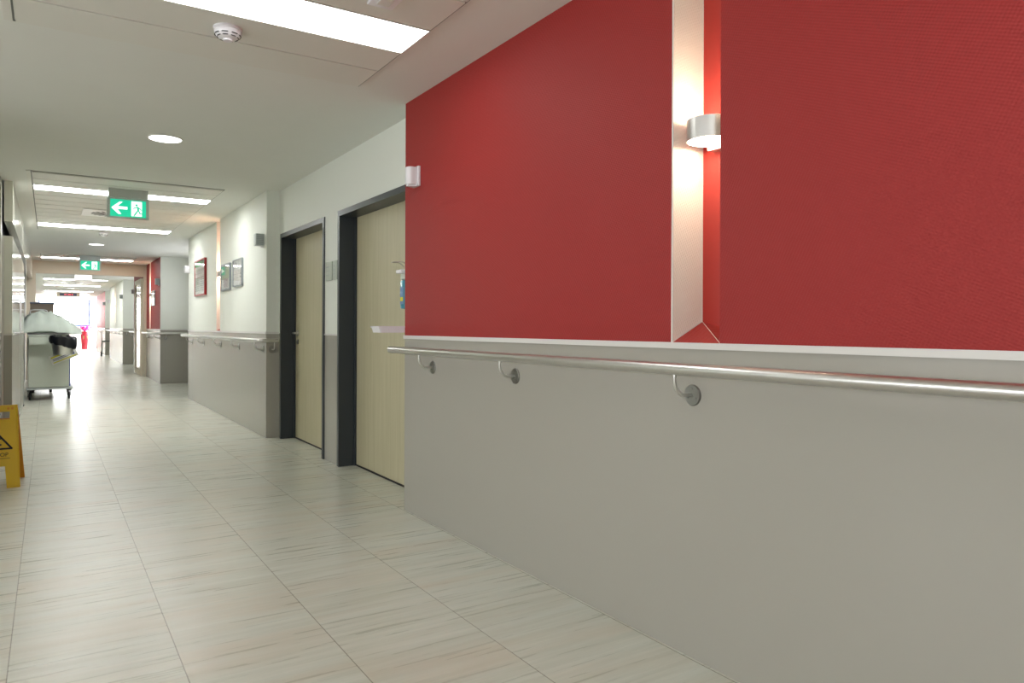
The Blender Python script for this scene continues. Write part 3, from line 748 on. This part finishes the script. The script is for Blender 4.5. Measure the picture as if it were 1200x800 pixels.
# ------------------------------------------------------------------ laundry trolley
TY0, TY1 = 13.42, 14.28
t = thing('laundry_trolley', 'pale enamel laundry trolley on castors parked against the left side', 'trolley', (0, 13.85, 0))
obj('body', box(BM(), -.265, .275, TY0, TY1, .20, 1.02, .008), TROLW, t)
obj('base_plate', box(BM(), -.29, .33, TY0-.03, TY1+.03, .165, .192, .006), PLGREY, t)
obj('side_panel', box(BM(), .2765, .292, TY0+.01, TY1-.01, .21, .98, .003), BLUE, t)
obj('top_shelf', box(BM(), -.28, .30, TY0-.01, TY1+.01, 1.021, 1.045, .004), PLWHITE, t)
b = BM(); tube(b, [(-.26, TY1+.012, .95), (-.26, TY1+.012, 1.38), (-.25, TY1+.012, 1.41), (-.2, TY1+.012, 1.42), (-.08, TY1+.012, 1.42), (-.03, TY1+.012, 1.41), (-.02, TY1+.012, 1.38), (-.02, TY1+.012, .95)], .011, 10)
obj('push_handle', b, PLWHITE, t, True)
b = BM(); [tube(b, [(x, TY0-.016, .22), (x, TY0-.016, .98)], .007, 8) for x in (-.272, )]
obj('corner_tube', b, STEEL, t, True)
for x, y in ((-.245, TY0+.05), (.275, TY0+.05), (-.245, TY1-.05), (.275, TY1-.05)):
    b = BM(); box(b, x-.032, x+.032, y-.03, y+.03, .145, .164); box(b, x-.026, x-.018, y-.02, y+.03, .055, .145); box(b, x+.018, x+.026, y-.02, y+.03, .055, .145)
    cst = obj('castor', b, BLACK, t)
    obj('wheel', lathe(BM(), [(0, -.014), (.045, -.014), (.058, -.010), (.062, 0), (.058, .010), (.045, .014), (0, .014)], (x, y+.015, .063), 'x', 24), BLACK, cst, True)
# plastic boxes on the trolley front
t = thing('plastic_tub', 'milky plastic tub on the front left of the laundry trolley', 'tub', (-.12, TY0-.08, .86))
b = BM(); prism(b, [(-.245, .87), (.0, .87), (.015, .985), (-.258, .985)], 'y', TY0-.16, TY0-.002); obj('tub_body', b, CLEAR, t)
obj('tub_rim', box(BM(), -.262, .02, TY0-.165, TY0-.002, .987, 1.003, .003), CLEAR, t); obj('tub_lid', box(BM(), -.260, .018, TY0-.163, TY0-.002, 1.005, 1.018, .003), CLEAR, t)
# heap of sheets
def heap():
    b = BM(); nx, ny = 44, 40
    x0, x1, y0, y1 = -.33, .44, TY0-.10, TY1-.02
    prof = [(-.33, 1.22), (-.27, 1.29), (-.18, 1.33), (-.05, 1.345), (.06, 1.335), (.15, 1.28), (.26, 1.20), (.34, 1.125), (.42, 1.09), (.46, 1.07)]
    def P(x):
        for (a, za), (c, zc) in zip(prof, prof[1:]):
            if a <= x <= c: k = (x-a)/(c-a); k = k*k*(3-2*k)*.5+k*.5; return za+(zc-za)*k
        return prof[-1][1]
    top = []
    for j in range(ny+1):
        row = []
        v = j/ny; y = y0+(y1-y0)*v
        for i in range(nx+1):
            x = x0+(x1-x0)*i/nx
            e = min(1, v*5)**.6*min(1, (1-v)*6)**.5
            z = 1.05+(P(x)-1.05)*(.25+.75*e)
            # folds running down from the crest, a hem across the front
            f = .012*math.sin(x*26+v*5+4*noise.noise(Vector((x*3, v*3, 0))))+.018*(1-abs(2*noise.noise(Vector((x*4+v*2, v*3-x, 4)))))+.03*noise.noise(Vector((x*7, v*7, 2)))+.014*noise.noise(Vector((x*18, v*12, 5)))
            z += f*(.5+e)
            if v < .15: z -= .03*(1-v/.15)
            row.append(b.verts.new((x+.008*noise.noise(Vector((0, v*9, 1))), y, max(z, 1.035))))
        top.append(row)
    bot = []
    for j in range(ny+1):
        row = []
        for i in range(nx+1):
            p = top[j][i].co
            row.append(b.verts.new((p.x, p.y, max(1.022, p.z-.03) if (i in (0, nx) or j in (0, ny)) else 1.046 if p.y > TY0 and -.28 < p.x < .3 else max(1.022, p.z-.035))))
        bot.append(row)
    for j in range(ny):
        for i in range(nx):
            b.faces.new([top[j][i], top[j][i+1], top[j+1][i+1], top[j+1][i]]); b.faces.new([bot[j][i], bot[j+1][i], bot[j+1][i+1], bot[j][i+1]])
    for i in range(nx):
        b.faces.new([top[0][i], bot[0][i], bot[0][i+1], top[0][i+1]]); b.faces.new([top[ny][i+1], bot[ny][i+1], bot[ny][i], top[ny][i]])
    for j in range(ny):
        b.faces.new([top[j+1][0], bot[j+1][0], bot[j][0], top[j][0]]); b.faces.new([top[j][nx], bot[j][nx], bot[j+1][nx], top[j+1][nx]])
    return b
tag(obj('sheet_heap', heap(), CLOTH, None, True), 'crumpled pale green grey sheet heaped on top of the laundry trolley', 'bed sheet')
# steel bucket, bag, leaflet
bc = (.185, TY0-.27)
t = thing('waste_bucket', 'stainless steel waste bucket hung on the front of the laundry trolley', 'bucket', (bc[0], bc[1], .68))
obj('bucket_body', lathe(BM(), [(0, .715), (.125, .715), (.128, .72), (.158, .93), (.154, .93), (.12, .73), (0, .73)], (bc[0], bc[1], 0), 'z', 36), STEEL, t, True)
obj('hook', box(box(BM(), bc[0]-.05, bc[0]-.03, TY0-.125, TY0-.001, .86, .90), bc[0]+.03, bc[0]+.05, TY0-.125, TY0-.001, .86, .90), STEEL, t)
b = BM(); rings = []
pr = [(.158, .845), (.172, .86), (.180, .90), (.180, .955), (.172, .99), (.14, 1.0), (.10, .98), (.05, .96)]
for k, (r_, z_) in enumerate(pr):
    ring = []
    for i in range(56):
        a = 2*PI*i/56; d = Vector((math.cos(a), math.sin(a), 0))
        n1 = noise.noise(Vector((d.x*5, d.y*5, z_*30)))*.02+noise.noise(Vector((d.x*12, d.y*12, z_*50)))*.012
        zz = z_+(.03*noise.noise(Vector((d.x*3, d.y*3, 7)))-.05*d.x*(1 if k < 3 else .3) if k < 6 else 0)
        ring.append(b.verts.new((bc[0]+d.x*(r_+n1), bc[1]+d.y*min(r_+n1, .165), zz)))
    rings.append(ring)
for k in range(len(rings)-1):
    for i in range(56): b.faces.new([rings[k][i], rings[k][(i+1) % 56], rings[k+1][(i+1) % 56], rings[k+1][i]])
b.faces.new(rings[-1])
tag(obj('waste_bag', b, BLACKGLOSS, None, True), 'black bin liner folded over the rim of the steel waste bucket', 'bin bag')
t = thing('instruction_card', 'white card with yellow print hanging slanted under the waste bucket', 'card', (.25, TY0-.2, .68))
def rot_card(b):
    bmesh.ops.transform(b, matrix=Matrix.Translation((.20, TY0-.008, .685)) @ Matrix.Rotation(math.radians(-24), 4, 'Y'), verts=b.verts); return b
cd = obj('card_sheet', rot_card(box(BM(), -.19, .19, -.002, .002, -.075, .075)), PAPER, t)
obj('yellow_print', rot_card(box(box(BM(), -.17, .13, -.0035, -.0022, .025, .048), -.17, .17, -.0035, -.0022, -.055, -.04)), YLAB, cd)
obj('grey_print', rot_card(box(box(box(BM(), -.16, .10, -.0035, -.0022, .0, .010), -.16, .08, -.0035, -.0022, -.02, -.012), .10, .15, -.0035, -.0022, -.03, .015)), mat('blue grey print', (70, 84, 140), .5), cd)
# board behind the trolley
t = thing('equipment_cabinet', 'grey brown cabinet standing behind the laundry trolley, only its top showing', 'cabinet', (-.1, 15.3, 0))
obj('cabinet_body', box(BM(), -.27, .075, 15.0, 15.6, .06, 1.54, .005), BROWN, t); obj('cabinet_top', box(BM(), -.275, .085, 14.99, 15.61, 1.541, 1.565, .004), mat('blue grey top', (110, 122, 150), .5), t)
for x, y in ((-.23, 15.05), (.03, 15.05), (-.23, 15.55), (.03, 15.55)): obj('foot', box(BM(), x-.02, x+.02, y-.02, y+.02, 0, .059), BLACK, t)

# ------------------------------------------------------------------ plant, radiator, curtain, walker at the far end
pc = (1.525, 42.5)
t = thing('potted_plant', 'pink leaved plant in a tall red pot by the end window', 'potted plant', (pc[0], pc[1], 0))
obj('pot', lathe(BM(), [(0, 0), (.125, 0), (.185, .86), (.19, .90), (.17, .90), (.165, .86), (0, .85)], (pc[0], pc[1], 0), 'z', 28), POTRED, t, True)
b = BM()
def blade(b, a, L, up, w_, droop):
    pts = []
    d = Vector((math.cos(a), math.sin(a), 0)); s = Vector((-d.y, d.x, 0))
    prev = None
    for i in range(9):
        k = i/8; c_ = Vector((pc[0], pc[1], .88))+d*L*k+Vector((0, 0, up*math.sin(k*PI*.62)-droop*k*k)); ww = w_*math.sin(PI*min(1, .12+k*.88))+.002
        l_, m_, r_ = b.verts.new(c_-s*ww+Vector((0, 0, .01))), b.verts.new(c_-Vector((0, 0, .008))), b.verts.new(c_+s*ww+Vector((0, 0, .01)))
        if prev: b.faces.new([prev[0], l_, m_, prev[1]]); b.faces.new([prev[1], m_, r_, prev[2]])
        prev = (l_, m_, r_)
for k in range(14): blade(b, k*2*PI/14+.2, .34+.06*(k % 3), .36-.05*(k % 4), .085, .10+.05*(k % 3))
obj('pink_leaves', b, PINK, t, True)
b = BM()
for k in range(7): blade(b, k*2*PI/7, .22, .06, .03, .45)
obj('green_leaves', b, LEAF, t, True)
t = thing('radiator', 'white ribbed radiator under the end window', 'radiator', (.9, 44.35, .1))
b = BM(); [box(b, .35+k*.06, .35+k*.06+.045, 44.36, 44.44, .14, .66, .005) for k in range(16)]
obj('ribs', b, PLWHITE, t); obj('pipes', tube(tube(BM(), [(.35, 44.40, .2), (1.3, 44.40, .2)], .02), [(.35, 44.40, .6), (1.3, 44.40, .6)], .02), PLWHITE, t)
obj('feet', box(box(BM(), .4, .44, 44.38, 44.42, 0, .15), 1.22, 1.26, 44.38, 44.42, 0, .15), PLWHITE, t)
b = BM(); n = 60; A_ = []; 
for i in range(n+1):
    x = 1.90+.75*i/n; A_.append((x, 44.42+.025*math.sin(i*1.1)))
for i in range(n):
    v = [b.verts.new(p) for p in ((A_[i][0], A_[i][1], .03), (A_[i+1][0], A_[i+1][1], .03), (A_[i+1][0], A_[i+1][1], 2.5), (A_[i][0], A_[i][1], 2.5))]; b.faces.new(v)
bmesh.ops.remove_doubles(b, verts=b.verts, dist=1e-4)
o = obj('curtain_cloth', b, CURT, None, True); so = o.modifiers.new('thickness', 'SOLIDIFY'); so.thickness = .004
ct = thing('window_curtain', 'white pleated curtain right of the end window', 'curtain', (2.27, 44.42, 0)); o.parent = ct; o.matrix_parent_inverse = Matrix.Translation(-Vector(ct.location))
obj('curtain_rod', tube(BM(), [(1.85, 44.42, 2.515), (2.7, 44.42, 2.515)], .012), STEEL, ct)
t = thing('rollator', 'small steel rollator with black seat beside the distant side recess', 'rollator', (1.88, 31.9, 0))
b = BM()
for x in (1.72, 2.04):
    tube(b, [(x, 32.15, .08), (x, 32.10, .55), (x, 32.2, .94), (x, 32.26, .96)], .013, 8); tube(b, [(x, 31.65, .08), (x, 31.75, .55), (x, 32.10, .75)], .013, 8); tube(b, [(x, 31.68, .25), (x, 32.13, .25)], .01, 8)
tube(b, [(1.72, 31.76, .56), (2.04, 31.76, .56)], .012, 8); tube(b, [(1.72, 32.1, .56), (2.04, 32.1, .56)], .012, 8)
obj('tube_frame', b, STEELDK, t, True)
obj('seat', box(BM(), 1.73, 2.03, 31.77, 32.08, .575, .605, .008), BLACK, t)
for x in (1.72, 2.04): obj('grip', tube(BM(), [(x, 32.24, .957), (x, 32.36, .97)], .018, 10), BLACK, t, True)
for x in (1.695, 2.065):
    for y in (31.65, 32.15): obj('wheel', lathe(BM(), [(0, -.012), (.075, -.012), (.085, 0), (.075, .012), (0, .012)], (x, y, .085), 'x', 20), BLACK, t, True)

# ------------------------------------------------------------------ daylight, camera, view
W = bpy.data.worlds.new('daylight'); bpy.context.scene.world = W; W.use_nodes = True
nt = W.node_tree; bg = nt.nodes['Background']; bg.inputs[0].default_value = (.98, .985, 1., 1); bg.inputs[1].default_value = 26.
def portal(loc, rot, sx, sy):
    l = bpy.data.lights.new('window_portal', 'AREA'); l.shape = 'RECTANGLE'; l.size = sx; l.size_y = sy
    l.cycles.is_portal = True
    o = bpy.data.objects.new('window_portal', l); COL.objects.link(o); o.location = loc; o.rotation_euler = rot
portal(((ex[0]+ex[1])/2, 44.8, (ex[2]+ex[3])/2), (-PI/2, 0, 0), ex[1]-ex[0], ex[3]-ex[2])
portal((3.55, 42.05, 1.45), (0, PI/2, 0), 2.1, 3.7)
portal((-4.65, .55, 1.6), (0, -PI/2, 0), 1.6, 8.9)

for p_ in PORTALS: portal(*p_)

cam = bpy.data.cameras.new('camera'); co = bpy.data.objects.new('camera', cam); COL.objects.link(co)
F = 851.26; cam.sensor_fit = 'HORIZONTAL'; cam.sensor_width = 36; cam.lens = F*36/1200
cam.shift_y = -(400-384.22)/1200; cam.clip_start = .05; cam.clip_end = 200
co.matrix_world = Matrix.Translation((0, 0, 1.15)) @ Matrix.Rotation(-.5677, 4, 'Z') @ Matrix.Rotation(PI/2, 4, 'X') @ Matrix.Rotation(.0038, 4, 'Z')
sc = bpy.context.scene; sc.camera = co
sc.view_settings.view_transform = 'Standard'; sc.view_settings.look = 'None'; sc.view_settings.gamma = 1
sc.view_settings.exposure = -.18; sc.view_settings.use_curve_mapping = False
sc.cycles.max_bounces = 10; sc.cycles.diffuse_bounces = 6; sc.cycles.glossy_bounces = 4
